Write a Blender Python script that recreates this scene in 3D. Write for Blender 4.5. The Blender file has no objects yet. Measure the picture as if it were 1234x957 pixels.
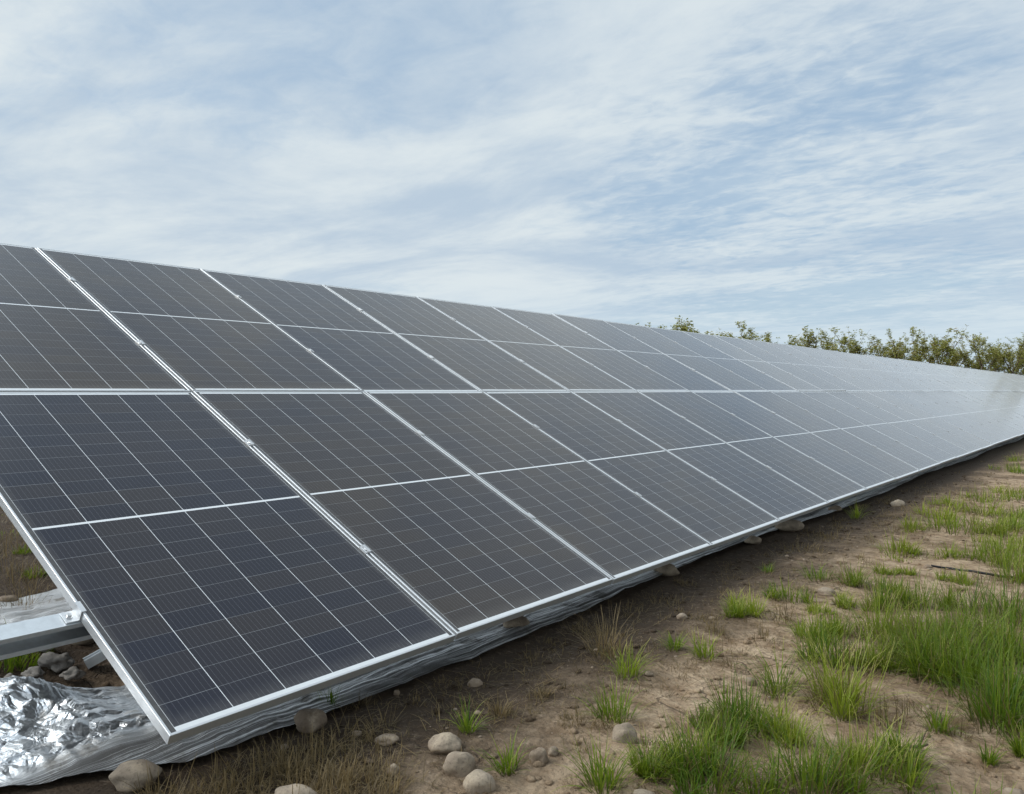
import bpy, bmesh, math, random
import numpy as np
from mathutils import Vector, Matrix, noise as mnoise
R = math.radians
random.seed(7); rng = np.random.default_rng(7)
S = bpy.context.scene
COL = S.collection

# ------------------------------------------------------------------ camera, sky, sun, exposure
CAM = Vector((2.350, -1.3436, 1.285))
YAW, PITCH, FPX = R(-37.543), R(-0.417), 993.05
cd = bpy.data.cameras.new('camera'); co = bpy.data.objects.new('camera', cd); COL.objects.link(co)
co.location = CAM; co.rotation_euler = (R(90) + PITCH, 0, -YAW)
cd.sensor_width = 36; cd.lens = FPX / 1234 * 36; cd.clip_start = 0.05; cd.clip_end = 6000
S.camera = co
S.view_settings.view_transform = 'Standard'; S.view_settings.look = 'None'
S.view_settings.exposure = 0.15; S.view_settings.gamma = 1; S.view_settings.use_curve_mapping = False
S.cycles.max_bounces = 8; S.cycles.transparent_max_bounces = 8
S.cycles.use_denoising = True

SUN_EL, SUN_AZ = R(43), R(-128)          # azimuth from +Y towards +X: behind the array
sl = bpy.data.lights.new('sun', 'SUN'); so = bpy.data.objects.new('sun', sl); COL.objects.link(so)
sl.energy = 1.5; sl.angle = R(22); sl.color = (1, .95, .87)
sd = Vector((math.sin(SUN_AZ) * math.cos(SUN_EL), math.cos(SUN_AZ) * math.cos(SUN_EL), math.sin(SUN_EL)))
so.rotation_euler = sd.to_track_quat('Z', 'Y').to_euler(); so.location = (0, 0, 30)

class NT:
    """small helper for node trees"""
    def __init__(s, tree): s.t = tree; s.n = tree.nodes; s.l = tree.links
    def node(s, typ, ins=None, **kw):
        n = s.n.new(typ)
        for k, v in kw.items(): setattr(n, k, v)
        for k, v in (ins or {}).items():
            if isinstance(v, bpy.types.NodeSocket): s.l.new(v, n.inputs[k])
            else: n.inputs[k].default_value = v
        return n
    def m(s, op, a, b=0.0, c=None, clamp=False):
        i = {0: a, 1: b}
        if c is not None: i[2] = c
        return s.node('ShaderNodeMath', i, operation=op, use_clamp=clamp).outputs[0]
    def mix(s, f, a, b, blend='MIX'):
        n = s.n.new('ShaderNodeMix'); n.data_type = 'RGBA'; n.blend_type = blend
        for k, v in ((0, f), (6, a), (7, b)):
            if isinstance(v, bpy.types.NodeSocket): s.l.new(v, n.inputs[k])
            elif k == 0: n.inputs[k].default_value = v
            else: n.inputs[k].default_value = (*v, 1) if len(v) == 3 else v
        return n.outputs[2]
    def ramp(s, f, a, b):
        n = s.node('ShaderNodeMapRange', {0: f, 1: a, 2: b}); n.interpolation_type = 'SMOOTHSTEP'; return n.outputs[0]
    def noise(s, vec, scale, detail=4, rough=.55, dist=0.0):
        i = {'Scale': scale, 'Detail': detail, 'Roughness': rough, 'Distortion': dist}
        if vec is not None: i['Vector'] = vec
        return s.node('ShaderNodeTexNoise', i).outputs[0]
    def mapv(s, vec, scale=(1, 1, 1), rot=(0, 0, 0), loc=(0, 0, 0)):
        return s.node('ShaderNodeMapping', {'Vector': vec, 'Scale': scale, 'Rotation': rot, 'Location': loc}).outputs[0]
    def comb(s, x, y, z=0.0): return s.node('ShaderNodeCombineXYZ', {0: x, 1: y, 2: z}).outputs[0]

w = bpy.data.worlds.new('World'); S.world = w; w.use_nodes = True
T = NT(w.node_tree); T.n.clear()
sky = T.node('ShaderNodeTexSky', sky_type='NISHITA'); sky.sun_disc = False
sky.sun_elevation = SUN_EL; sky.sun_rotation = SUN_AZ; sky.air_density = 1.0; sky.dust_density = 1.5
gen = T.node('ShaderNodeTexCoord').outputs['Generated']
sx = T.node('ShaderNodeSeparateXYZ', {0: gen})
dz = T.m('MAXIMUM', sx.outputs[2], 0.0)
den = T.m('ADD', dz, 0.09)
pv = T.comb(T.m('DIVIDE', sx.outputs[0], den), T.m('DIVIDE', sx.outputs[1], den))
ROTC = R(28)
big = T.noise(T.mapv(pv, (.40, .60, 1), (0, 0, ROTC), (9.4, 6.3, 0)), 1.0, 5, .5, .25)
mid = T.noise(T.mapv(pv, (1.0, 1.7, 1), (0, 0, ROTC), (5.3, 2.4, 0)), 1.0, 9, .58, .35)
fine = T.noise(T.mapv(pv, (4.2, 5.6, 1), (0, 0, ROTC + .4)), 1.0, 6, .62, .6)
cov = T.m('ADD', T.m('MULTIPLY', big, .62), T.m('MULTIPLY', mid, .38))
cov = T.m('ADD', cov, T.m('MULTIPLY', T.m('SUBTRACT', fine, .5), .30))
blob = T.node('ShaderNodeVectorMath', {0: gen, 1: (math.sin(R(-17)) * math.cos(R(11)), math.cos(R(-17)) * math.cos(R(11)), math.sin(R(11)))}, operation='DOT_PRODUCT').outputs['Value']
blob = T.ramp(blob, math.cos(R(20)), math.cos(R(3)))          # thinner, broken cloud low in the north
tiny = T.noise(T.mapv(pv, (9, 15, 1), (0, 0, ROTC + .2)), 1.0, 5, .6, .5)
cov = T.m('SUBTRACT', cov, T.m('MULTIPLY', blob, .12))
cov = T.m('ADD', cov, T.m('MULTIPLY', T.m('SUBTRACT', tiny, .5), T.m('ADD', .03, T.m('MULTIPLY', blob, .26))))
cover = T.ramp(cov, .25, .46)
bn = T.noise(T.mapv(pv, (.75, 1.25, 1), (0, 0, ROTC - .15), (21.3, 4.4, 0)), 1.0, 8, .60, .5)
bright = T.ramp(T.m('ADD', T.m('ADD', T.m('MULTIPLY', bn, .72), T.m('MULTIPLY', mid, .28)), T.m('MULTIPLY', T.m('SUBTRACT', tiny, .5), T.m('ADD', .04, T.m('MULTIPLY', blob, .20)))), .36, .62)
gray, white = (4.45, 5.45, 6.50), (6.55, 7.20, 7.5)
cloud = T.mix(bright, gray, white)
blue = T.mix(.50, sky.outputs[0], (3.1, 5.1, 7.3))
col = T.mix(T.m('ADD', T.m('MULTIPLY', cover, .50), T.m('SUBTRACT', .50, T.m('MULTIPLY', blob, .14))), blue, cloud)
glow = T.node('ShaderNodeVectorMath', {0: gen, 1: tuple(sd)}, operation='DOT_PRODUCT').outputs['Value']      # the cloud is brightest round the veiled sun
lift = T.m('ADD', 1.0, T.m('MULTIPLY', T.ramp(glow, .60, 1.0), 2.6))
hz = T.ramp(dz, .16, .0)
col = T.mix(T.m('MULTIPLY', hz, .75), col, (5.35, 6.6, 7.5))
col = T.node('ShaderNodeVectorMath', {0: col, 'Scale': lift}, operation='SCALE').outputs[0]
bg = T.node('ShaderNodeBackground', {'Color': col, 'Strength': 0.1})
T.node('ShaderNodeOutputWorld', {0: bg.outputs[0]})

# ------------------------------------------------------------------ helpers
_F = Vector((math.sin(YAW) * math.cos(PITCH), math.cos(YAW) * math.cos(PITCH), math.sin(PITCH)))
_R = Vector((math.cos(YAW), -math.sin(YAW), 0)); _U = _R.cross(_F)
def at(px, py, z=0.0):
    """where the line of sight through a photo pixel meets the height z"""
    d = _F + _R * ((px - 617) / FPX) - _U * ((py - 478.5) / FPX)
    return CAM + d * ((z - CAM.z) / d.z)

def link(o, parent=None):
    COL.objects.link(o)
    if parent: o.parent = parent
    return o
def tag(o, label=None, cat=None, group=None, kind=None):
    for k, v in (('label', label), ('category', cat), ('group', group), ('kind', kind)):
        if v: o[k] = v
    return o
def empty(name, loc=(0, 0, 0), rot=(0, 0, 0)):
    o = bpy.data.objects.new(name, None); o.location = loc; o.rotation_euler = rot; o.empty_display_size = .2
    return link(o)
def mesh_obj(name, bm, mat, parent=None, smooth=False):
    me = bpy.data.meshes.new(name); bm.to_mesh(me); bm.free()
    if smooth: me.polygons.foreach_set('use_smooth', [True] * len(me.polygons))
    me.materials.append(mat)
    return link(bpy.data.objects.new(name, me), parent)
def np_mesh(name, verts, faces, mat, parent=None, smooth=False, attrs=None):
    """verts (n,3); faces (m,4) quads, or (m,3) triangles"""
    me = bpy.data.meshes.new(name); k = faces.shape[1]; m = len(faces)
    me.vertices.add(len(verts)); me.vertices.foreach_set('co', np.asarray(verts, np.float32).ravel())
    me.loops.add(m * k); me.loops.foreach_set('vertex_index', faces.astype(np.int32).ravel())
    me.polygons.add(m); me.polygons.foreach_set('loop_start', np.arange(0, m * k, k, dtype=np.int32))
    me.update(calc_edges=True)
    if smooth: me.polygons.foreach_set('use_smooth', np.ones(m, bool))
    for an, av in (attrs or {}).items():
        a = me.attributes.new(an, 'FLOAT', 'POINT'); a.data.foreach_set('value', np.asarray(av, np.float32))
    me.materials.append(mat)
    return link(bpy.data.objects.new(name, me), parent)
def box(bm, lo, hi, mtx=None, bevel=0):
    r = bmesh.ops.create_cube(bm, size=1)
    vs = r['verts']
    for v in vs:
        v.co = Vector([(lo[i] + hi[i]) / 2 + v.co[i] * (hi[i] - lo[i]) for i in range(3)])
    if bevel:
        es = list({e for v in vs for e in v.link_edges})
        rb = bmesh.ops.bevel(bm, geom=es, offset=bevel, segments=1, affect='EDGES', profile=.5)
        vs = list({v for f in rb['faces'] for v in f.verts} | {v for v in vs if v.is_valid})
    if mtx:
        for v in vs: v.co = mtx @ v.co
def extrude_profile(bm, prof, p0, p1, up=Vector((0, 0, 1)), caps=True):
    """closed 2D profile (side, up) swept along p0-p1"""
    d = (Vector(p1) - Vector(p0)).normalized(); s = d.cross(up).normalized(); u = s.cross(d)
    a = [bm.verts.new(Vector(p0) + s * x + u * y) for x, y in prof]
    b = [bm.verts.new(Vector(p1) + s * x + u * y) for x, y in prof]
    n = len(prof)
    for i in range(n): bm.faces.new((a[i], a[(i + 1) % n], b[(i + 1) % n], b[i]))
    if caps: bm.faces.new(a[::-1]); bm.faces.new(b)
    bmesh.ops.recalc_face_normals(bm, faces=bm.faces)
def tube(bm, pts, rad, seg=6):
    rings = []
    for i, p in enumerate(pts):
        p = Vector(p); d = (Vector(pts[min(i + 1, len(pts) - 1)]) - Vector(pts[max(i - 1, 0)])).normalized()
        s = d.orthogonal().normalized(); u = d.cross(s)
        r = rad[i] if hasattr(rad, '__len__') else rad
        rings.append([bm.verts.new(p + (s * math.cos(t) + u * math.sin(t)) * r) for t in [2 * math.pi * k / seg for k in range(seg)]])
    for a, b in zip(rings, rings[1:]):
        # pair rings by nearest start to avoid twist
        off = min(range(seg), key=lambda o: (a[0].co - b[o].co).length)
        for k in range(seg):
            bm.faces.new((a[k], a[(k + 1) % seg], b[(k + 1 + off) % seg], b[(k + off) % seg]))
    bm.faces.new(rings[0][::-1]); bm.faces.new(rings[-1])
    bmesh.ops.recalc_face_normals(bm, faces=bm.faces)

def new_mat(name):
    m = bpy.data.materials.new(name); m.use_nodes = True; t = NT(m.node_tree)
    return m, t, t.n['Principled BSDF']
def setp(t, bsdf, **kw):
    for k, v in kw.items():
        k = k.replace('_', ' ')
        if isinstance(v, bpy.types.NodeSocket): t.l.new(v, bsdf.inputs[k])
        else: bsdf.inputs[k].default_value = (*v, 1) if isinstance(v, tuple) and len(v) == 3 else v

ONES = 'zeroth first second third fourth fifth sixth seventh eighth ninth tenth eleventh twelfth thirteenth fourteenth fifteenth sixteenth seventeenth eighteenth nineteenth'.split()
def ordinal(n):
    if n < 20: return ONES[n]
    tens = {2: 'twent', 3: 'thirt', 4: 'fort', 5: 'fift'}[n // 10]
    return tens + 'ieth' if n % 10 == 0 else tens + 'y-' + ONES[n % 10]

# ------------------------------------------------------------------ materials
def soil_mat():
    m, t, b = new_mat('soil')
    pos = t.node('ShaderNodeNewGeometry').outputs['Position']
    sp = t.node('ShaderNodeSeparateXYZ', {0: pos})
    n1 = t.noise(pos, .9, 6, .6, .3); n2 = t.noise(pos, 7, 8, .65); n3 = t.noise(pos, 60, 6, .7); n0 = t.noise(pos, .18, 3)
    dry = t.mix(t.ramp(n2, .3, .7), (.235, .155, .092), (.53, .395, .265))
    dry = t.mix(t.m('MULTIPLY', t.ramp(n1, .5, .68), .8), dry, (.140, .088, .050))
    # soil kept wet by rain dripping from the eave; painted shade under the array
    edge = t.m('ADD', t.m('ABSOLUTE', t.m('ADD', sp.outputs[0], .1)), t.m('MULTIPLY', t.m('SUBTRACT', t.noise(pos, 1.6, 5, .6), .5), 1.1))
    damp_shade = t.m('MAXIMUM', t.ramp(edge, 1.0, .25), t.ramp(sp.outputs[0], -.9, -1.5))
    c = t.mix(damp_shade, dry, t.mix(n2, (.038, .026, .017), (.085, .060, .041)))
    c = t.mix(t.m('MULTIPLY', t.ramp(n3, .60, .74), .5), c, (.055, .04, .028))
    c = t.mix(t.m('MULTIPLY', t.ramp(n3, .38, .28), .45), c, (.42, .35, .28))
    wv = t.node('ShaderNodeVectorMath', {0: pos, 1: t.node('ShaderNodeVectorMath', {0: t.node('ShaderNodeTexNoise', {'Vector': pos, 'Scale': 6.0, 'Detail': 3}).outputs['Color'], 'Scale': .18}, operation='SCALE').outputs[0]}, operation='ADD').outputs[0]
    ck = t.node('ShaderNodeTexVoronoi', {'Vector': wv, 'Scale': 5.5}, feature='DISTANCE_TO_EDGE').outputs['Distance']
    crack = t.m('MULTIPLY', t.ramp(ck, .035, .004), t.ramp(t.noise(pos, 1.3, 3), .47, .60))
    c = t.mix(t.m('MULTIPLY', crack, .7), c, (.06, .042, .028))
    n4 = t.noise(pos, 22, 7, .72, .4)
    c = t.mix(t.m('MULTIPLY', t.ramp(n4, .50, .68), .6), c, (.10, .068, .042))
    c = t.mix(t.m('MULTIPLY', t.ramp(n4, .46, .30), .30), c, (.44, .34, .25))
    # grass cover on the far field
    far = t.ramp(t.m('ADD', t.node('ShaderNodeVectorMath', {0: pos}, operation='LENGTH').outputs['Value'], t.m('MULTIPLY', n0, 20)), 26, 60)
    c = t.mix(t.m('MULTIPLY', far, .8), c, t.mix(n1, (.07, .085, .028), (.14, .12, .05)))
    vor = t.node('ShaderNodeTexVoronoi', {'Vector': pos, 'Scale': 34.0}, feature='F1').outputs['Distance']
    h = t.m('ADD', t.m('ADD', t.m('MULTIPLY', n2, .05), t.m('ADD', t.m('MULTIPLY', n3, .010), t.m('SUBTRACT', t.m('MULTIPLY', n4, .022), t.m('MULTIPLY', crack, .012)))), t.m('MULTIPLY', t.ramp(vor, .5, .15), .006))
    bump = t.node('ShaderNodeBump', {'Height': h, 'Strength': 1.0, 'Distance': 1.0})
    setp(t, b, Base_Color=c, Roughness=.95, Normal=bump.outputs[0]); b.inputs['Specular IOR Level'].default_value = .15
    return m
def metal_mat(name, col, rough, metallic=1.0, spots=.15):
    m, t, b = new_mat(name)
    pos = t.node('ShaderNodeTexCoord').outputs['Object']
    n = t.noise(pos, 22, 6, .65); n2 = t.noise(t.mapv(pos, (60, 4, 60)), 1, 3)
    c = t.mix(t.m('MULTIPLY', t.ramp(n, .35, .7), spots * 3), col, tuple(x * .62 for x in col))
    r = t.m('ADD', rough - .08, t.m('MULTIPLY', n, .2))
    bump = t.node('ShaderNodeBump', {'Height': n2, 'Strength': .08, 'Distance': .01})
    setp(t, b, Base_Color=c, Roughness=r, Metallic=metallic, Normal=bump.outputs[0])
    return m
PW, PL = 1.313, 2.2945          # module
NC, NR = 6, 22                 # half cells
def cell_mat():
    """glass over half-cut cells; local X runs along the row, local Y up the slope, both centred"""
    m, t, b = new_mat('solar_cells')
    tc = t.node('ShaderNodeTexCoord').outputs['Object']
    sp = t.node('ShaderNodeSeparateXYZ', {0: tc}); x, y = sp.outputs[0], sp.outputs[1]
    oi = t.node('ShaderNodeObjectInfo').outputs['Random']
    mx, midgap = .018, .013
    cw = (PW - .020 - 2 * mx) / NC
    ay = t.m('ABSOLUTE', y)
    ch = ((PL - .020) / 2 - mx - midgap / 2) / (NR / 2)
    fx = t.m('DIVIDE', t.m('ADD', x, cw * NC / 2), cw); fy = t.m('DIVIDE', t.m('SUBTRACT', ay, midgap / 2), ch)
    ix, iy = t.m('FLOOR', fx), t.m('FLOOR', fy)
    dx = t.m('MULTIPLY', t.m('PINGPONG', fx, .5), cw)       # metres to the nearest cell border
    dy = t.m('MULTIPLY', t.m('PINGPONG', fy, .5), ch)
    def line(d, wdt): return t.m('LESS_THAN', d, wdt)
    outx = t.m('MAXIMUM', t.m('LESS_THAN', fx, 0.0), t.m('GREATER_THAN', fx, float(NC)))
    outy = t.m('MAXIMUM', t.m('LESS_THAN', fy, 0.0), t.m('GREATER_THAN', fy, NR / 2))
    colgap = line(dx, .0013)
    cellid = t.node('ShaderNodeTexWhiteNoise', {'Vector': t.comb(ix, t.m('ADD', iy, t.m('MULTIPLY', t.m('SIGN', y), 40)), t.m('MULTIPLY', oi, 91))}, noise_dimensions='3D')
    cr = t.node('ShaderNodeSeparateXYZ', {0: cellid.outputs['Color']})
    rowgap = t.m('MULTIPLY', line(dy, t.m('ADD', .0004, t.m('MULTIPLY', cr.outputs[1], .0005))), .42)
    bb = t.m('MULTIPLY', line(t.m('PINGPONG', t.m('MULTIPLY', t.m('FRACT', fx), 10.0), .5), .030), .20)
    # cell colour: bluish to brownish from cell to cell and module to module
    hue = t.node('ShaderNodeSeparateColor', {0: t.node('ShaderNodeObjectInfo').outputs['Color']}).outputs[0]     # batch of cells: navy 0 to brown 1
    tone = t.m('ADD', t.m('MULTIPLY', cr.outputs[0], .30), t.m('MULTIPLY', hue, .75), clamp=True)
    cell = t.mix(tone, (.0045, .0075, .020), (.040, .0285, .0185))
    blueness = t.ramp(t.noise(t.node('ShaderNodeVectorMath', {0: tc, 1: t.comb(t.m('MULTIPLY', oi, 37), 0.0, 0.0)}, operation='ADD').outputs[0], .9, 2), .45, .62)
    cell = t.mix(t.m('MULTIPLY', blueness, .35), cell, (.006, .010, .026))
    c = t.mix(bb, cell, (.36, .37, .40))
    c = t.mix(rowgap, c, (.50, .52, .54))
    wht = t.m('MAXIMUM', colgap, t.m('MAXIMUM', outy, 0.0))
    c = t.mix(wht, c, (.74, .76, .77))
    c = t.mix(outx, c, (.022, .024, .03))
    # dust, thicker along the lower rim, with streaks and a few specks
    d1 = t.noise(t.mapv(tc, (3, .8, 1)), 2.0, 6, .6); d2 = t.noise(tc, 140, 3, .6)
    rim = t.ramp(t.m('ABSOLUTE', x), PW / 2 - .06, PW / 2 - .013)
    rim = t.m('MULTIPLY', rim, t.m('MULTIPLY', t.noise(tc, 30, 4), .30))
    mud = t.m('MULTIPLY', t.ramp(y, -PL / 2 + .10, -PL / 2 + .013), t.m('MULTIPLY', t.noise(tc, 26, 5, .65), .24))
    rim = t.m('MAXIMUM', rim, mud)
    dust = t.m('ADD', t.m('MULTIPLY', d1, .012), t.m('ADD', t.m('MULTIPLY', t.ramp(d2, .74, .80), .25), rim))
    c = t.mix(dust, c, (.34, .32, .29))
    rough = t.m('ADD', .09, t.m('MULTIPLY', d1, .10))
    sg = t.noise(tc, 2.2, 2)
    bump = t.node('ShaderNodeBump', {'Height': sg, 'Strength': .12, 'Distance': .02})
    setp(t, b, Base_Color=c, Roughness=rough, Normal=bump.outputs[0]); b.inputs['IOR'].default_value = 1.42; b.inputs['Sheen Weight'].default_value = .85; b.inputs['Sheen Roughness'].default_value = .16
    b.inputs['Specular IOR Level'].default_value = .5
    return m
def film_mat():
    m, t, b = new_mat('silver_film')
    pos = t.node('ShaderNodeNewGeometry').outputs['Position']
    st = t.noise(t.mapv(pos, (95, .8, 12)), 1, 7, .7, .15); st2 = t.noise(t.mapv(pos, (14, .5, 8)), 1, 4)
    wp = t.node('ShaderNodeVectorMath', {0: pos, 1: t.node('ShaderNodeVectorMath', {0: t.node('ShaderNodeTexNoise', {'Vector': pos, 'Scale': 5.0, 'Detail': 2}).outputs['Color'], 'Scale': .16}, operation='SCALE').outputs[0]}, operation='ADD').outputs[0]
    def facet(sx_, sy_): return t.node('ShaderNodeTexVoronoi', {'Vector': t.mapv(wp, (sx_, sy_, sx_)), 'Scale': 1.0}, feature='DISTANCE_TO_EDGE').outputs['Distance']
    cr = t.m('ADD', t.m('MULTIPLY', facet(8, 5.5), .055), t.m('ADD', t.m('MULTIPLY', facet(26, 19), .011), t.m('MULTIPLY', facet(60, 48), .003)))
    cr2 = t.noise(pos, 8, 3, .5, 1.4)
    heap = t.ramp(t.node('ShaderNodeSeparateXYZ', {0: pos}).outputs[1], .75, .25)
    edge = t.ramp(t.node('ShaderNodeSeparateXYZ', {0: pos}).outputs[0], -.62, -.48)
    k = t.m('MULTIPLY', heap, t.m('SUBTRACT', 1.0, edge))
    hh = t.m('ADD', t.m('MULTIPLY', t.m('ABSOLUTE', t.m('SUBTRACT', cr2, .5)), .016), cr)
    hs = t.m('ADD', t.m('MULTIPLY', st, .045), t.m('MULTIPLY', st2, .03))
    h = t.node('ShaderNodeMix', {0: k, 2: hs, 3: hh}, data_type='FLOAT').outputs[0]
    bump = t.node('ShaderNodeBump', {'Height': h, 'Strength': .9, 'Distance': 1.0})
    dirt = t.ramp(t.noise(pos, 4.5, 6, .65, .3), .56, .66)
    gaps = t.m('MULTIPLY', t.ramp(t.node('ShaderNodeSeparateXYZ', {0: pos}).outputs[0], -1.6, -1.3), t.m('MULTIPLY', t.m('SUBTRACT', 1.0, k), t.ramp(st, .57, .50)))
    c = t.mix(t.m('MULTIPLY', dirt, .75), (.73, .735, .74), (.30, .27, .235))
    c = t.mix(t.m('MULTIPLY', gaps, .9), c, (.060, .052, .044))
    back = t.ramp(t.node('ShaderNodeSeparateXYZ', {0: pos}).outputs[0], -1.8, -2.2)
    met = t.m('SUBTRACT', t.m('SUBTRACT', .86, t.m('MULTIPLY', back, .6)), t.m('MAXIMUM', t.m('MULTIPLY', dirt, .6), t.m('MULTIPLY', gaps, .8)))
    setp(t, b, Base_Color=c, Roughness=t.m('ADD', .33, t.m('MULTIPLY', dirt, .3)), Metallic=met, Normal=bump.outputs[0])
    return m
def grass_mat(name, low, high, tip):
    m, t, b = new_mat(name)
    tint = t.node('ShaderNodeAttribute', attribute_name='tint').outputs['Fac']
    hgt = t.node('ShaderNodeAttribute', attribute_name='along').outputs['Fac']
    c = t.mix(tint, low, high)
    c = t.mix(t.m('MULTIPLY', t.ramp(hgt, .55, 1.0), t.ramp(tint, .35, 1.0)), c, tip)
    c = t.mix(t.ramp(hgt, .22, .0), c, (.16, .14, .07))
    setp(t, b, Base_Color=c, Roughness=.5); b.inputs['Specular IOR Level'].default_value = .35
    # blades let light through
    tr = t.node('ShaderNodeBsdfTranslucent', {'Color': c}); mx = t.node('ShaderNodeMixShader', {0: .45, 1: b.outputs[0], 2: tr.outputs[0]})
    out = t.n['Material Output']; t.l.new(mx.outputs[0], out.inputs[0])
    return m
def rock_mat():
    m, t, b = new_mat('river_stone')
    tc = t.node('ShaderNodeTexCoord').outputs['Object']; oi = t.node('ShaderNodeObjectInfo').outputs['Random']
    pos = t.node('ShaderNodeNewGeometry').outputs['Position']
    n1 = t.noise(pos, 16, 6, .6, .4); n2 = t.noise(pos, 120, 5, .65)
    c = t.mix(oi, (.15, .108, .075), (.30, .245, .185)); c = t.mix(t.ramp(n1, .4, .7), c, (.36, .29, .21))
    c = t.mix(t.m('MULTIPLY', t.ramp(n2, .5, .7), .5), c, (.085, .065, .05))
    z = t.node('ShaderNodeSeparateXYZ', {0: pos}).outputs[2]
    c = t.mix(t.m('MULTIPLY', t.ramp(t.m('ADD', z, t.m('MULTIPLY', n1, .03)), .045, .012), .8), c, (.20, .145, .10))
    bump = t.node('ShaderNodeBump', {'Height': t.m('ADD', t.m('MULTIPLY', n1, .008), t.m('MULTIPLY', n2, .003)), 'Strength': .8, 'Distance': 1.0})
    setp(t, b, Base_Color=c, Roughness=.85, Normal=bump.outputs[0]); b.inputs['Specular IOR Level'].default_value = .25
    return m
def flat_mat(name, col, rough=.8, var=.4, scale=20):
    m, t, b = new_mat(name)
    pos = t.node('ShaderNodeNewGeometry').outputs['Position']; n = t.noise(pos, scale, 5, .6)
    c = t.mix(n, tuple(x * (1 - var) for x in col), tuple(x * (1 + var) for x in col))
    bump = t.node('ShaderNodeBump', {'Height': n, 'Strength': .5, 'Distance': .01})
    setp(t, b, Base_Color=c, Roughness=rough, Normal=bump.outputs[0]); b.inputs['Specular IOR Level'].default_value = .2
    return m
def leaf_mat():
    m, t, b = new_mat('tree_leaves')
    tint = t.node('ShaderNodeAttribute', attribute_name='tint').outputs['Fac']; oi = t.node('ShaderNodeObjectInfo').outputs['Random']
    c = t.mix(tint, (.175, .195, .030), (.43, .41, .10))
    c = t.mix(t.m('MULTIPLY', t.ramp(tint, .55, .95), t.m('ADD', .3, t.m('MULTIPLY', oi, .7))), c, (.36, .25, .14))
    setp(t, b, Base_Color=c, Roughness=.55)
    tr = t.node('ShaderNodeBsdfTranslucent', {'Color': c}); mx = t.node('ShaderNodeMixShader', {0: .35, 1: b.outputs[0], 2: tr.outputs[0]})
    t.l.new(mx.outputs[0], t.n['Material Output'].inputs[0])
    return m
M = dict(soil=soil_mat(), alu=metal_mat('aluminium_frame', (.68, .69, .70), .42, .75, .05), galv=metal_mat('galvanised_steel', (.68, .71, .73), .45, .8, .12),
         cells=cell_mat(), film=film_mat(), rock=rock_mat(), leaf=leaf_mat(),
         grass=grass_mat('grass_blades', (.048, .115, .007), (.245, .30, .020), (.56, .49, .16)),
         straw=grass_mat('dry_grass_blades', (.10, .072, .032), (.27, .19, .085), (.40, .30, .16)),
         bark=flat_mat('bark', (.13, .095, .07), .9), clod=flat_mat('grey_clods', (.20, .18, .16), .95, .35, 60),
         hose=flat_mat('black_hose', (.018, .018, .02), .5), wood=flat_mat('dead_wood', (.12, .085, .062), .9),
         bolt=metal_mat('bolt_steel', (.70, .70, .70), .3), pebble=flat_mat('pebbles', (.24, .185, .135), .9, .45, 25))

# ------------------------------------------------------------------ ground
def fbm(x, y, s, o=4): return mnoise.fractal(Vector((x * s, y * s, 3.7)), 1.0, 2.0, o)
def gh(x, y):
    near = max(0.0, 1 - math.hypot(x, y - 5) / 60)
    h = (.018 * fbm(x, y, .7) + .010 * fbm(x + 9, y, 3.2)) * near
    if near > .85: h += .012 * max(0, fbm(x, y + 5, 5.5, 5)) - .006 * (1 - abs(fbm(x + 3, y, 2.1, 3)) * 2) ** 4
    if -3 < x < -1.2 and y < 2.2:                           # rough dug earth under the open end
        k = max(0, 1 - abs(x + 2.0) / .75) * max(0, min(1, (2.2 - y) / .8))
        h += k * (.05 + .07 * abs(fbm(x, y, 4.5)) + .03 * abs(fbm(x, y, 14)))
    if x > .35: h -= .010 * min(1, (x - .35))
    return h
def axis(lo, a, b, hi, step, grow=1.16):
    mid = list(np.arange(a, b + 1e-6, step)); out, s = [], step
    x = b
    while x < hi: s *= grow; x += s; out.append(min(x, hi))
    pre, s, x = [], step, a
    while x > lo: s *= grow; x -= s; pre.append(max(x, lo))
    return np.array(pre[::-1] + mid + out)
def grid_faces(nx, ny):
    i = np.arange(nx * ny).reshape(ny, nx)
    return np.stack([i[:-1, :-1], i[:-1, 1:], i[1:, 1:], i[1:, :-1]], -1).reshape(-1, 4)
gx, gy = axis(-3000, -3.2, 4.2, 3000, .03), axis(-3000, -.6, 6.5, 3000, .03)
X, Y = np.meshgrid(gx, gy)
Z = np.array([gh(a, b) if abs(a) < 60 and -40 < b < 70 else 0.0 for a, b in zip(X.ravel(), Y.ravel())])
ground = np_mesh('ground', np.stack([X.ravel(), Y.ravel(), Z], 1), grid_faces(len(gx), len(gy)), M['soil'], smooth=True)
tag(ground, 'bare brown soil around the solar array', 'ground', kind='structure')

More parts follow.
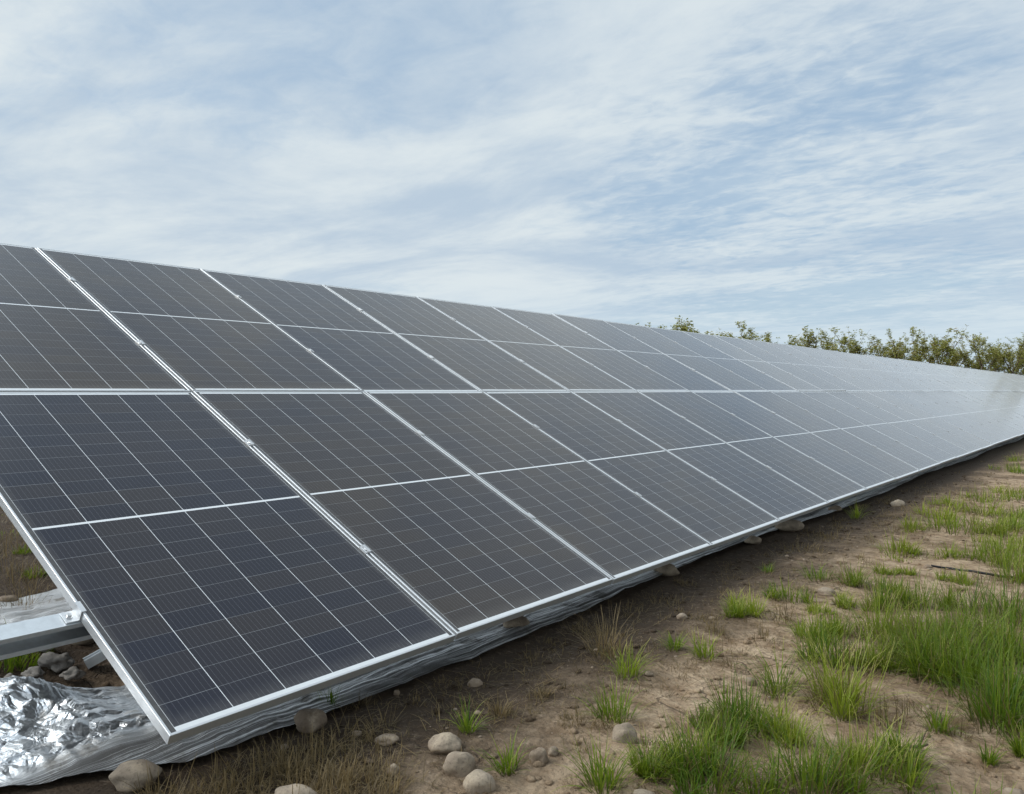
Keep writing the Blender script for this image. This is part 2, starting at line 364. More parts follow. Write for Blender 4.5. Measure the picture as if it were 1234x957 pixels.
# ------------------------------------------------------------------ solar array
TILT, PITCHU, H, EDGE_Z = R(27.18), 1.323, 2.3045, .235
ROWGAP = H - PL
N_COL = 50
def slope_pt(v, y=0.0, off=0.0):     # v metres up the slope, off along the panel normal
    return Vector((-math.cos(TILT) * v + math.sin(TILT) * off, y, EDGE_Z + math.sin(TILT) * v + math.cos(TILT) * off))
PANEL_ROT = Matrix(((0, -math.cos(TILT), math.sin(TILT)), (1, 0, 0), (0, math.sin(TILT), math.cos(TILT))))  # local x along row, y up slope, z normal
def frame_mesh():
    bm = bmesh.new(); lip, dep, ch = .0095, .035, .0012
    def rect(hx, hy, z): return [bm.verts.new((sx_ * hx, sy_ * hy, z)) for sx_, sy_ in ((-1, -1), (1, -1), (1, 1), (-1, 1))]
    hx, hy = PW / 2, PL / 2
    loops = [rect(hx - .030, hy - .030, -dep), rect(hx, hy, -dep), rect(hx, hy, -ch), rect(hx - ch, hy - ch, 0), rect(hx - lip + ch, hy - lip + ch, 0), rect(hx - lip, hy - lip, -ch), rect(hx - lip, hy - lip, -.006), rect(hx - .030, hy - .030, -.008)]
    for a, b in zip(loops, loops[1:] + loops[:1]):
        for k in range(4): bm.faces.new((a[k], a[(k + 1) % 4], b[(k + 1) % 4], b[k]))
    bmesh.ops.recalc_face_normals(bm, faces=bm.faces)
    return bm
def glass_mesh():
    bm = bmesh.new(); box(bm, (-(PW / 2 - .010), -(PL / 2 - .010), -.0055), (PW / 2 - .010, PL / 2 - .010, -.0025)); return bm
def clamp_mesh(end):
    bm = bmesh.new(); s = .0
    if end:   # Z-shaped end clamp: tongue over the frame, drop, foot on the rail
        extrude_profile(bm, [(-.012, .0015), (-.012, .006), (.006, .006), (.006, -.030), (.048, -.030), (.048, -.035), (.001, -.035), (.001, .0015)], (0, -.028, 0), (0, .028, 0))
    else:     # flat mid clamp in the joint between two modules
        extrude_profile(bm, [(-.016, .001), (-.016, .0055), (-.0040, .0055), (-.0040, -.004), (.0040, -.004), (.0040, .0055), (.016, .0055), (.016, .001), (.0042, .001), (.0042, -.012), (-.0042, -.012), (-.0042, .001)], (0, -.026, 0), (0, .026, 0))
    return bm
def bolt_mesh():
    bm = bmesh.new()
    bmesh.ops.create_cone(bm, cap_ends=True, segments=12, radius1=.013, radius2=.013, depth=.003, matrix=Matrix.Translation((0, 0, .0015)))
    bmesh.ops.create_cone(bm, cap_ends=True, segments=6, radius1=.0085, radius2=.0078, depth=.008, matrix=Matrix.Translation((0, 0, .007)))
    return bm
VC = (.284, .733)               # rail positions as a share of a module's length
proto = empty('solar_panel'); proto.rotation_mode = 'XYZ'
mesh_obj('frame', frame_mesh(), M['alu'], proto)
mesh_obj('glass', glass_mesh(), M['cells'], proto)
for v in VC:
    c = mesh_obj('clamp', clamp_mesh(False), M['alu'], proto); c.location = (PITCHU / 2, (v - .5) * PL, 0)
    b_ = mesh_obj('bolt', bolt_mesh(), M['bolt'], c); b_.location = (0, 0, -.0035)
def copy_tree(o, parent=None):
    c = o.copy(); COL.objects.link(c); c.parent = parent
    for ch in [k for k in o.children]: copy_tree(ch, c)
    return c
first = True
for row in (0, 1):
    for i in range(N_COL):
        p = proto if first else copy_tree(proto); first = False
        jt, jr = random.gauss(0, .0032), random.gauss(0, .0022)
        cen = slope_pt(row * H + PL / 2 + random.gauss(0, .002), PITCHU * (i + .5) + random.gauss(0, .001), random.gauss(0, .0015))
        mtx = Matrix.Translation(cen) @ PANEL_ROT.to_4x4() @ Matrix.Rotation(jt, 4, 'X') @ Matrix.Rotation(jr, 4, 'Y')
        p.location = cen; p.rotation_euler = mtx.to_euler()
        for ch in p.children:
            if ch.name.startswith('glass'):
                h_ = ([.05, .55, .75, .35, .5] if row == 0 else [.8, .95, .45, .75, .9])[i] if i < 5 else random.uniform(.1, .9)
                ch.color = (h_, h_, h_, 1)
        which = 'lower' if row == 0 else 'upper'
        lab = ('dark solar panel at the open end of the %s row of the array' % which) if i == 0 else \
              'dark solar panel, %s from the open end in the %s row of the array' % (ordinal(i + 1), which)
        tag(p, lab, 'solar panel', 'dark solar panels of the long array')
        if i == 0:
            for v in VC:
                c = mesh_obj('clamp', clamp_mesh(True), M['alu'], p); c.location = (-PW / 2, (v - .5) * PL, 0); c.rotation_euler = (0, 0, math.pi)
                b_ = mesh_obj('bolt', bolt_mesh(), M['bolt'], c); b_.location = (.030, 0, -.030)
# purlins: C-section rails that carry the modules, sticking out past the open end
cprof = [(-.035, 0), (.035, 0), (.035, -.018), (.0325, -.018), (.0325, -.0025), (-.0325, -.0025), (-.0325, -.0825), (.0325, -.0825), (.0325, -.066), (.035, -.066), (.035, -.085), (-.035, -.085)]
nrm = Vector((math.sin(TILT), 0, math.cos(TILT)))
RAILW = ['lowest', 'second lowest', 'second highest', 'highest']
for k in range(4):
    s = (k // 2) * H + VC[k % 2] * PL
    bm = bmesh.new(); p0 = slope_pt(s, -1.15, -.0375)
    pr = cprof
    extrude_profile(bm, pr, p0, slope_pt(s, N_COL * PITCHU + .4, -.0375), up=nrm)
    tag(mesh_obj('purlin', bm, M['galv']), 'galvanised steel rail under the panels, %s of the four on the slope' % RAILW[k], 'rail', 'steel rails under the panels')
# support frames near the open end: post, sloping rafter, brace
for j, y in enumerate((2.3, 6.3, 10.3, 14.3)):
    t_ = empty('support_frame', (-2.35, y, 0))
    tag(t_, ['steel support frame nearest the open end of the array', 'steel support frame, second from the open end of the array', 'steel support frame, third from the open end of the array', 'steel support frame, fourth from the open end of the array'][j], 'support', 'steel frames under the array')
    o = Vector((-2.35, y, 0))
    bm = bmesh.new(); top = slope_pt(2.35 / math.cos(TILT), y, -.205)
    extrude_profile(bm, [(-.03, -.05), (.03, -.05), (.03, -.047), (-.027, -.047), (-.027, .047), (.03, .047), (.03, .05), (-.03, .05)], Vector((0, 0, -.3)), top - o, up=Vector((1, 0, 0)))
    mesh_obj('post', bm, M['galv'], t_)
    bm = bmesh.new()
    extrude_profile(bm, [(-.025, -.04), (.025, -.04), (.025, -.037), (-.022, -.037), (-.022, .037), (.025, .037), (.025, .04), (-.025, .04)], slope_pt(.42, y, -.16) - o, slope_pt(4.25, y, -.16) - o, up=nrm)
    mesh_obj('rafter', bm, M['galv'], t_)
    bm = bmesh.new()
    a = Vector((-2.28, y + .06, .32)) - o; b = slope_pt(1.25, y + .06, -.17) - o
    extrude_profile(bm, [(-.02, -.02), (.02, -.02), (.02, -.017), (-.017, -.017), (-.017, .02), (-.02, .02)], a, b)
    mesh_obj('brace', bm, M['galv'], t_)
# loose offcut of channel lying propped in the soil under the first panel
bm = bmesh.new()
q0 = at(103, 800, .05); q1 = q0 + Vector((.12, .34, .16))
extrude_profile(bm, [(-.022, -.022), (.022, -.022), (.022, .022), (.019, .022), (.019, -.019), (-.019, -.019), (-.019, .022), (-.022, .022)], q0, q1)
tag(mesh_obj('steel_channel', bm, M['galv']), 'short steel channel end sticking out of the soil below the panel corner', 'channel')

# ------------------------------------------------------------------ silver reflective film
def film_sheet(name, x0, x1, ys, nx, hfun):
    xs = np.linspace(x0, x1, nx); V = []
    for yy in ys:
        for q, xx in enumerate(xs):
            V.append(hfun(xx, yy, q / (nx - 1)))
    return np_mesh(name, np.array(V), grid_faces(nx, len(ys)), M['film'], smooth=True)
def front_h(x, y, q):
    # q = 1 at the front edge
    nearw = max(0.0, min(1.0, (.75 - y) / .7))
    x = x + .05 * math.sin(y * .9) * q * (1 - nearw) + q * (.06 * math.exp(-((y - .5) / .4) ** 2) - .55 * max(0, .22 - y))
    if nearw: x = x - (1 - q) * .30 * nearw
    z = gh(x, y) + .006
    st = mnoise.noise(Vector((x * 42, y * .55, 1.3))) * .011 + mnoise.noise(Vector((x * 17, y * .35, 8.3))) * .017
    edge = math.exp(-((q - .94) / .06) ** 2)
    z += max(0, st + .016) * (.35 + .8 * math.exp(-((q - .85) / .25) ** 2)) * (.75 - nearw * .4) + edge * .012
    if nearw:
        w1 = mnoise.noise(Vector((x * 3.1, y * 3.1, 5.0))); w2 = mnoise.noise(Vector((x * 3.1, y * 3.1, 9.0)))
        r1 = 1 - abs(mnoise.noise(Vector((x * 5 + w1 * 1.2, y * 5 + w2 * 1.2, 2.2)))) * 2
        r2 = 1 - abs(mnoise.noise(Vector((x * 10 + w2 * 1.4, y * 10 + w1 * 1.4, 4.2)))) * 2
        heap = math.exp(-(((x + 1.10) / .30) ** 2 + ((y + .02) / .26) ** 2))
        z += nearw * (1 - edge) * (max(0, r1) * (.018 + .045 * heap) + max(0, r2) * (.005 + .006 * heap) + heap * .11)
        z += nearw * .03 * math.exp(-((q - .55) / .2) ** 2)
    if q < .03: z -= .01
    return (x, y, max(z, gh(x, y) + .004))
ys = list(np.arange(-1.1, .8, .011)); s = .014
while ys[-1] < 66: s *= 1.035; ys.append(ys[-1] + s)
film = film_sheet('reflective_film', -1.05, -.265, ys, 130, front_h)
tag(film, 'crumpled silver film on the ground along the front edge of the panels', 'film')
def back_h(x, y, q):
    z = gh(x, y) + .012 + max(0, mnoise.noise(Vector((x * 20, y * .7, 3.3)))) * .05 + .03 * math.sin(q * math.pi) + .012 * mnoise.noise(Vector((x * 9, y * 3, 1)))
    return (x + .03 * math.sin(y * 2), y, z)
ys2 = list(np.arange(-1.6, 3, .03)); s = .03
while ys2[-1] < 66: s *= 1.05; ys2.append(ys2[-1] + s)
film2 = film_sheet('reflective_film', -3.2, -2.12, ys2, 60, back_h)
tag(film2, 'silver film strip on the ground farther back, behind the projecting steel rail', 'film')

# ------------------------------------------------------------------ stones
def stone_bm(rx, ry, rz, seed, sub=4, rough=.16):
    bm = bmesh.new(); bmesh.ops.create_icosphere(bm, subdivisions=sub, radius=1)
    o = Vector((seed * 7.7, seed * 3.1, seed * 1.9))
    for v in bm.verts:
        n = v.co.copy()
        v.co = n * (1 + rough * mnoise.noise(n * 1.1 + o) * 1.6 + rough * .35 * mnoise.noise(n * 3 + o))
        v.co.x *= rx; v.co.y *= ry; v.co.z *= rz
    return bm
def stone(px, py, w, h, label, lift=0.0, name='stone', mat='rock', rough=.16, cat='stone', group='rounded stones on the soil', rz=None):
    """px, py: centre of the stone in the photo; w, h: its size there in pixels"""
    g = at(px, py + h * .35, lift); d = (g - CAM).length
    m = d / FPX * .86; a = w * m / 2
    el = math.asin((CAM.z - lift) / d)
    c = max(.55 * a, min(1.1 * a, h * m / 2 / max(.6, math.cos(el))))
    sd_ = random.uniform(1, 50)
    o = mesh_obj(name, stone_bm(a, a * random.uniform(.75, .95), c, sd_, rough=rough), M[mat], smooth=True)
    o.location = (g.x, g.y, gh(g.x, g.y) + lift + c * .30); o.rotation_euler = (random.uniform(-.15, .15), random.uniform(-.15, .15), rz if rz is not None else YAW * -1 + random.uniform(-.3, .3))
    return tag(o, label, cat, group)
ST = [
 (374, 866, 40, 28, 'rounded brown stone touching the panel edge, weighing down the silver film', .015),
 (163, 930, 56, 30, 'broad flat-topped brown stone on the film edge at the array corner', .015),
 (356, 957, 56, 22, 'pale tan stone half cut off by the bottom edge of the photo'),
 (537, 893, 42, 24, 'low oval grey stone, uppermost of the row of three stones'),
 (552, 917, 42, 36, 'round brown stone, middle one of the row of three stones'),
 (577, 940, 42, 30, 'grey-brown stone, lowest of the row of three stones'),
 (649, 907, 24, 34, 'upright egg-shaped pale stone beside a small tuft'),
 (667, 906, 14, 13, 'small round pale stone right of the upright one'),
 (752, 885, 32, 30, 'blocky pale grey stone above the grass clump'),
 (777, 957, 32, 14, 'buried pale stone beside the clump at the bottom edge'),
 (572, 819, 20, 10, 'flat brown stone in the dark wet soil'),
 (475, 925, 16, 16, 'small wedge-shaped stone near the dry grass'),
 (478, 832, 9, 8, 'tiny grey stone just below the silver film'),
 (822, 741, 14, 11, 'pale flat pebble-like stone beside the dry brown clump'),
 (996, 712, 24, 9, 'flat white stone lying between green clumps'),
 (904, 816, 16, 12, 'grey stone half hidden by the tall yellow-tipped clump'),
 (1082, 606, 16, 11, 'dark grey stone in shade near the far film edge'),
 (1118, 681, 10, 6, 'small white stone left of the black hose'),
 (1222, 952, 26, 14, 'pale stone at the bottom right corner'),
 (782, 815, 12, 7, 'small grey stone above the pale blocky stone'),
 (97, 775, 38, 26, 'brown stone under the panels behind the projecting rail'),
 (8, 721, 24, 14, 'brown stone beyond the silver strip at the left'),
 (466, 889, 28, 10, 'flat slanting tan stone near the wet soil'),
]
for s_ in ST: stone(*s_)
# stones lying on the film right under the panel edge
for px, py, w_, h_, lab in ((620, 749, 46, 14, 'flat reddish stone on the film, tucked under the panel edge by the second joint'), (802, 686, 40, 13, 'flat brown stone on the film under the third joint of panels'),
                            (951, 632, 40, 16, 'dark brown stone on the film under the fourth joint of panels'), (908, 650, 26, 10, 'small brown stone on the film just nearer than the dark brown one'), (1006, 611, 20, 9, 'small far brown stone on the film edge')):
    stone(px, py, w_ * .85, h_ * .85, lab, .022)
for px, py, w_, h_, lab in ((70, 800, 34, 18, 'large grey earth clod below the projecting rail'), (40, 817, 24, 13, 'grey earth clod left of the large one'), (88, 812, 22, 12, 'grey earth clod beside the silver film heap'), (10, 828, 26, 12, 'grey earth clod at the left edge of the photo'), (58, 788, 22, 12, 'small grey earth clod topmost of the pile')):
    stone(px, py, w_, h_, lab, .035, 'earth_clod', 'clod', .55, 'clod', 'grey earth clods under the rail')
# pebbles: too many to count
def pebbles(count, name, mat, lo, hi, pw, label):
    base = bmesh.new(); bmesh.ops.create_icosphere(base, subdivisions=2, radius=1)
    bv = np.array([v.co[:] for v in base.verts]); bf = np.array([[v.index for v in f.verts] for f in base.faces]); base.free()
    V, Fc, k = [], [], 0
    for i in range(count):
        r = random.random()
        x = random.uniform(-.1, 4.0) if r < .8 else random.uniform(-3, 9); y = -.5 + 14 * random.random() ** 1.6
        sz = lo + hi * random.random() ** pw
        sc = np.array([sz * random.uniform(.8, 1.4), sz * random.uniform(.8, 1.2), sz * random.uniform(.5, .8)])
        th = random.uniform(0, 6.3); rot = np.array([[math.cos(th), -math.sin(th), 0], [math.sin(th), math.cos(th), 0], [0, 0, 1]])
        V.append((bv * (1 + .18 * rng.standard_normal((len(bv), 1)) * .6) * sc) @ rot.T + np.array([x, y, gh(x, y) + sz * .2])); Fc.append(bf + k); k += len(bv)
    o = np_mesh(name, np.concatenate(V), np.concatenate(Fc), M[mat], smooth=True)
    tag(o, label, name.replace('_', ' '), kind='stuff')
pebbles(900, 'gravel', 'pebble', .003, .015, 4, 'small pale pebbles scattered over the bare soil')
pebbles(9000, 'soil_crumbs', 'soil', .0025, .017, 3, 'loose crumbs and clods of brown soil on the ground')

# ------------------------------------------------------------------ grass
def blades(roots, length, width, az, lean, curl, tint, nseg=4):
    n = len(roots); ss = np.linspace(0, 1, nseg + 1)
    d = np.stack([np.cos(az), np.sin(az), np.zeros(n)], 1); side = np.stack([-np.sin(az), np.cos(az), np.zeros(n)], 1)
    V, along = [], []
    for s in ss:
        ang = lean + curl * s
        # integrate the bend: position along the blade
        steps = 6; p = np.zeros((n, 3))
        for q in range(steps):
            a_ = lean + curl * s * (q + .5) / steps
            p += (d * np.sin(a_)[:, None] + np.array([0, 0, 1]) * np.cos(a_)[:, None]) * (length * s / steps)[:, None]
        wd = width * (1 - s ** 1.8) * .5 + .0003
        V.append(roots + p - side * wd[:, None]); V.append(roots + p + side * wd[:, None])
        along += [np.full(n, s)] * 2
    V = np.stack(V, 1); al = np.stack(along, 1); nv = V.shape[1]
    f = np.array([[2 * k, 2 * k + 1, 2 * k + 3, 2 * k + 2] for k in range(nseg)])
    Fq = (np.arange(n)[:, None, None] * nv + f[None]).reshape(-1, 4)
    return V.reshape(-1, 3), Fq, np.repeat(tint, nv), al.ravel()
def tuft(x, y, rad, hgt, n, tint=(.2, .8), spread=.55, width=.0045, wild=.35, local=False):
    r = rad * np.sqrt(rng.random(n)) ; th = rng.random(n) * 2 * np.pi
    rx, ry = r * np.cos(th), r * np.sin(th)
    z = np.array([gh(x + a, y + b) for a, b in zip(rx, ry)]) - .004
    z0 = gh(x, y)
    roots = np.stack([rx, ry, z - z0], 1) if local else np.stack([x + rx, y + ry, z], 1)
    az = th + rng.normal(0, .7, n); lean = np.clip(spread * (r / rad) * .7 + rng.normal(0, .16, n), -.2, 1.1)
    L = hgt * (.45 + .65 * rng.random(n)) * (1 - .25 * (r / rad))
    curl = np.clip(rng.normal(.55, wild, n), -.1, 2.0) * (.5 + spread)
    return blades(roots, L, width * (.6 + .8 * rng.random(n)), az, lean, curl, np.clip(rng.uniform(*tint, n), 0, 1))
def merge(parts):
    V, Fc, Ti, Al, k = [], [], [], [], 0
    for v, f, t_, a in parts: V.append(v); Fc.append(f + k); Ti.append(t_); Al.append(a); k += len(v)
    return np.concatenate(V), np.concatenate(Fc), np.concatenate(Ti), np.concatenate(Al)
def grass_obj(name, parts, mat, loc=None):
    v, f, t_, a = merge(parts)
    o = np_mesh(name, v, f, M[mat], attrs={'tint': t_, 'along': a})
    if loc is not None: o.location = loc
    return o
def px_size(px, py): g = at(px, py); return g, (g - CAM).length / FPX

# tufts that stand alone on the soil: (px, base py, width px, height px, kind, label)
ALONE = [
 (742, 868, 66, 50, 'g', 'spreading bright green grass tuft above the blocky pale stone'),
 (728, 948, 62, 62, 'g', 'spiky green grass tuft at the bottom edge left of the big clumps'),
 (612, 930, 34, 46, 'g', 'small upright green tuft left of the upright pale stone'),
 (564, 880, 28, 40, 'g', 'small dark green tuft above the row of three stones'),
 (732, 790, 66, 60, 'd', 'big brown dead grass clump in the dark soil by the panels'),
 (757, 818, 44, 46, 'y', 'yellow-green tuft just in front of the dead brown clump'),
 (850, 792, 42, 36, 'y', 'yellowing tuft with pinkish dry tips right of centre'),
 (813, 783, 26, 28, 'g', 'thin green tuft left of the yellowing one'),
 (936, 832, 56, 62, 'g', 'tall narrow green tuft left of the yellow-tipped clump'),
 (1145, 671, 26, 24, 'y', 'small pale yellow tuft standing alone near the black hose'),
 (602, 858, 40, 28, 'd', 'pale straw tuft beside the small dark green tuft'),
 (398, 852, 26, 30, 'g', 'green sprig growing against the panel edge beside a stone'),
 (1130, 880, 30, 36, 'g', 'small green tuft at lower right beside the tall clump'),
 (1192, 915, 20, 26, 'g', 'lone thin sprig near the bottom right corner'),
 (985, 698, 44, 26, 'g', 'low green tuft near the panels, right of the pale flat pebble'),
 (1032, 625, 22, 22, 'y', 'yellow tuft at the shaded film edge far along the array'),
 (925, 690, 22, 14, 'g', 'tiny green tuft in the shaded soil near the panels'),
 (655, 838, 26, 18, 'd', 'withered straw wisps right of the pale straw tuft'),
]
for px, py, w_, h_, kd, lab in ALONE:
    g, m_ = px_size(px, py)
    rad, hgt = w_ * m_ * .30, h_ * m_ * 1.15
    n = int(30 + 1.15 * w_)
    tn = {'g': (.1, .8), 'y': (.45, 1.0), 'd': (.0, .9)}[kd]
    prts = [tuft(g.x, g.y, rad, hgt, n, tn, .8, .0040 if kd != 'd' else .0026, local=True)]
    if kd == 'd': prts.append(tuft(g.x, g.y, rad * 1.3, hgt * .5, n // 2, tn, 1.0, .0022, .8, local=True))
    o = grass_obj('dry_grass_tuft' if kd == 'd' else 'grass_tuft', prts, 'straw' if kd == 'd' else 'grass', (g.x, g.y, gh(g.x, g.y)))
    tag(o, lab, 'grass tuft', 'grass tufts on the bare soil')

# clumps that run together into one green cover: (px, base py, width px, height px, tint low, tint high)
MASS = [
 (905, 738, 44, 36, .35, 1), (888, 742, 30, 30, .2, .9), (950, 722, 50, 30, .1, .8), (1030, 705, 40, 34, .05, .6), (1060, 712, 40, 28, .1, .7), (1082, 668, 54, 30, .2, .9), (1110, 730, 60, 46, .05, .6), (1080, 728, 46, 40, .05, .6),
 (1060, 765, 80, 60, .1, .75), (1128, 780, 100, 72, .0, .6), (1160, 800, 100, 80, .0, .55), (1205, 872, 84, 84, .0, .55), (1170, 830, 90, 90, .0, .5), (1222, 800, 80, 90, .0, .5), (1215, 745, 90, 60, .05, .6), (1185, 770, 80, 60, .05, .6), (1235, 850, 60, 80, 0, .6),
 (990, 795, 60, 58, .0, .6), (975, 770, 50, 40, .2, .8), (1020, 852, 76, 92, .35, 1), (1045, 800, 60, 50, .2, .8), (1005, 760, 50, 40, .1, .7),
 (855, 948, 96, 86, .0, .55), (825, 925, 60, 60, .0, .5), (785, 935, 40, 56, .0, .6), (970, 955, 110, 80, .05, .75), (1040, 930, 100, 60, .1, .8), (1085, 915, 60, 50, .1, .7), (895, 880, 66, 62, .0, .55), (945, 890, 60, 50, .1, .8), (870, 900, 50, 50, .1, .6),
 (1150, 640, 90, 40, .4, 1), (1130, 622, 60, 26, .3, 1), (1185, 618, 60, 30, .3, .9), (1215, 640, 60, 40, .2, .8), (1205, 676, 70, 40, .2, .8), (1225, 665, 50, 36, .3, .9), (1190, 602, 60, 22, .2, .9), (1222, 594, 40, 20, .2, .8), (1215, 568, 40, 18, .2, .8), (1225, 556, 30, 14, .2, .8),
 (1160, 700, 40, 20, .3, 1), (1225, 700, 50, 40, .2, .8), (1100, 640, 34, 18, .4, 1), (1060, 690, 24, 18, .3, .9), (1090, 690, 24, 14, .4, 1), (1140, 608, 30, 16, .4, 1), (1230, 622, 34, 22, .2, .8), (1195, 642, 30, 20, .3, 1),
 (845, 880, 30, 30, .1, .7), (1125, 815, 60, 60, .05, .6), (1095, 795, 60, 54, .1, .7), (1235, 905, 30, 40, 0, .6), (1060, 735, 40, 30, .1, .7), (1020, 730, 30, 24, .2, .8), (985, 735, 30, 20, .3, .9),
]
parts = []
for px, py, w_, h_, t0, t1 in MASS:
    g, m_ = px_size(px, py)
    far = max(.35, min(1, 5 / (g - CAM).length))
    t0 = min(.75, max(0, t0 + random.choice((-.1, 0, .1, .3, .45)))); t1 = max(t0 + .1, min(1, t1 + random.uniform(-.05, .4)))
    parts.append(tuft(g.x, g.y, w_ * m_ * .33, h_ * m_ * random.uniform(.95, 1.25), int((30 + 1.25 * w_) * far + 10), (t0, t1), .8, .0037 / max(far, .6), .55))
    for q in range(3):
        a_ = random.uniform(0, 6.28); r_ = w_ * m_ * random.uniform(.15, .5)
        parts.append(tuft(g.x + r_ * math.cos(a_), g.y + r_ * math.sin(a_), w_ * m_ * random.uniform(.10, .22), h_ * m_ * random.uniform(.5, 1.0), int((16 + .5 * w_) * far + 6), (min(t1 - .05, max(0, t0 + random.uniform(-.1, .3))), t1), .75, .0044 / max(far, .6), .5))
for i in range(150):
    y = random.uniform(5.2, 17); x = random.uniform(.75, 2.6) + (y - 5) * .03; d = math.hypot(x - CAM.x, y - CAM.y)
    if fbm(x + 4, y, .9) < -.12: continue
    parts.append(tuft(x, y, random.uniform(.05, .16), random.uniform(.06, .19), 46, (random.choice((.15, .35, .6)), 1), .8, .0036 * max(1, d / 6), .6))
# field grass carrying on beside and beyond what the photo frames
for i in range(2100):
    y = -2 + 70 * random.random() ** 1.7; x = .75 + random.random() ** 1.3 * (7 + y * .5)
    d = math.hypot(x - CAM.x, y - CAM.y)
    if y < 9 and x < 1.9 + .0 * y: continue
    if d < 1.6 or fbm(x + 20, y, .45) < -.12 + .02 * min(d, 8): continue
    n = int(110 * min(1, 4.5 / d)) + 12
    parts.append(tuft(x, y, random.uniform(.06, .16) * (1 + d * .03), random.uniform(.10, .24), n, (random.uniform(0, .35), random.uniform(.6, 1)), .6, .0045 * max(1, d / 7)))
# growth behind and under the open end
for px, py, w_, h_, t0, t1 in ((15, 815, 50, 34, .1, .7), (40, 800, 40, 20, .2, .8), (5, 800, 40, 30, .1, .7), (72, 772, 18, 16, .1, .6), (42, 694, 24, 14, .3, .7), (30, 668, 22, 12, .2, .7)):
    g, m_ = px_size(px, py); parts.append(tuft(g.x, g.y, w_ * m_ * .45, h_ * m_ * 1.1, int(60 + 2 * w_), (t0, t1), .7, .005))
for i in range(500):
    y = -3 + 40 * random.random() ** 1.5; x = -4.2 - 9 * random.random()
    if i % 3 == 0: parts.append(tuft(x, y, random.uniform(.1, .3), random.uniform(.08, .2), 30, (random.uniform(.2, .5), 1), .8, .005))
gr = grass_obj('grass', parts, 'grass')
tag(gr, 'rough green grass running together over the soil', 'grass', kind='stuff')
# dry, flattened growth along the panel edge and among the tufts
parts = []
def dry(x, y, rad, hgt, n, wdt=.0024): parts.append(tuft(x, y, rad, hgt, n, (0, .9), 1.1, wdt, .8))
for i in range(150):
    px, py = random.uniform(170, 480), random.uniform(868, 1000)
    if py < 985 - (px - 130) * .33: continue
    g = at(px, py); dry(g.x, g.y, random.uniform(.04, .10), random.uniform(.06, .15), 34)
for px, py, w_, h_ in ((862, 762, 20, 24), (690, 872, 30, 14), (780, 900, 26, 14), (640, 795, 40, 12), (700, 760, 40, 20), (760, 740, 40, 14), (920, 770, 40, 18), (940, 745, 40, 22), (1010, 700, 30, 14), (1090, 860, 60, 20), (1150, 880, 50, 20), (1060, 870, 40, 30), (990, 850, 30, 40), (880, 800, 24, 12), (700, 905, 30, 10), (1180, 700, 60, 14), (560, 850, 30, 12), (430, 850, 30, 16), (1170, 600, 40, 16), (1080, 640, 40, 14), (1000, 650, 50, 14), (960, 660, 40, 12), (15, 740, 60, 22), (30, 735, 30, 30), (20, 700, 60, 24), (40, 690, 40, 24), (5, 670, 50, 24), (35, 712, 40, 18), (15, 650, 50, 24), (8, 690, 50, 24), (25, 660, 50, 24)):
    g, m_ = px_size(px, py); dry(g.x, g.y, w_ * m_ * .5, h_ * m_ * 1.3, int(30 + w_))
for i in range(260):
    y = 9 * random.random() ** 1.3; dry(random.uniform(-.12, .75), y, random.uniform(.04, .12), random.uniform(.03, .09), random.randint(16, 34), .0021)
for i in range(420):
    y = 12 * random.random() ** 1.3; x = random.uniform(-.1, 2.8)
    dry(x, y, random.uniform(.02, .09), random.uniform(.02, .07), random.randint(4, 14), .0020 * max(1, y / 5))
for i in range(500):
    y = 9 + 50 * random.random() ** 1.3; x = random.uniform(-.1, 6)
    dry(x, y, random.uniform(.05, .2), random.uniform(.05, .12), 14, .005)
for i in range(700):
    y = -3 + 25 * random.random() ** 1.5; x = -3.4 - 9 * random.random()
    dry(x, y, random.uniform(.1, .3), random.uniform(.08, .2), 36, .004)
for px, py, w_, h_, t0, t1 in MASS:
    if random.random() < .75:
        g, m_ = px_size(px + random.uniform(-.3, .3) * w_, py); dry(g.x, g.y, w_ * m_ * .4, h_ * m_ * 1.15, int(14 + w_ * .5), .0028)
nl = 6500
yy = 11 * rng.random(nl) ** 1.5 - .4; xx = rng.uniform(-.15, 3.2, nl)
clump = np.array([fbm(a, b + 31, 1.3) for a, b in zip(xx, yy)]); kp = (clump > -.05) | (xx < .7); xx, yy = xx[kp], yy[kp]; nl = len(xx)
rt = np.stack([xx, yy, [gh(a, b) + .004 for a, b in zip(xx, yy)]], 1)
parts.append(blades(rt, rng.uniform(.03, .15, nl), rng.uniform(.0014, .0034, nl), rng.random(nl) * 6.28, rng.uniform(1.15, 1.5, nl), rng.uniform(-.2, .5, nl), rng.random(nl)))
dg = grass_obj('dry_grass', parts, 'straw')
tag(dg, 'flattened brown dry grass along the panel edge and among the tufts', 'dry grass', kind='stuff')

# drip hose and a dead branch
bm = bmesh.new(); h0, h1 = at(1122, 682), at(1250, 699)
pts = [h0.lerp(h1, k / 12) + Vector((.02 * math.sin(k), .03 * math.sin(k * .8), 0)) for k in range(13)]
tube(bm, [Vector((p.x, p.y, gh(p.x, p.y) + .007)) for p in pts], .009, 8)
tag(mesh_obj('drip_hose', bm, M['hose'], smooth=True), 'thin black irrigation hose lying on the soil between grass clumps', 'hose')
bm = bmesh.new()
b0, b1, b2 = at(1075, 908), at(1118, 898), at(1122, 875)
def zz(p, h): return Vector((p.x, p.y, gh(p.x, p.y) + h))
tube(bm, [zz(b0, .008), zz(b0.lerp(b1, .4), .022), zz(b0.lerp(b1, .75), .012), zz(b1, .014)], [.007, .006, .006, .004], 6)
tube(bm, [zz(b0.lerp(b1, .72), .012), zz(b0.lerp(b1, .85), .04), zz(b1, .075)], [.005, .004, .002], 6)
tube(bm, [zz(b0.lerp(b1, .38), .022), zz(b0.lerp(b1, .5), .05)], [.004, .002], 6)
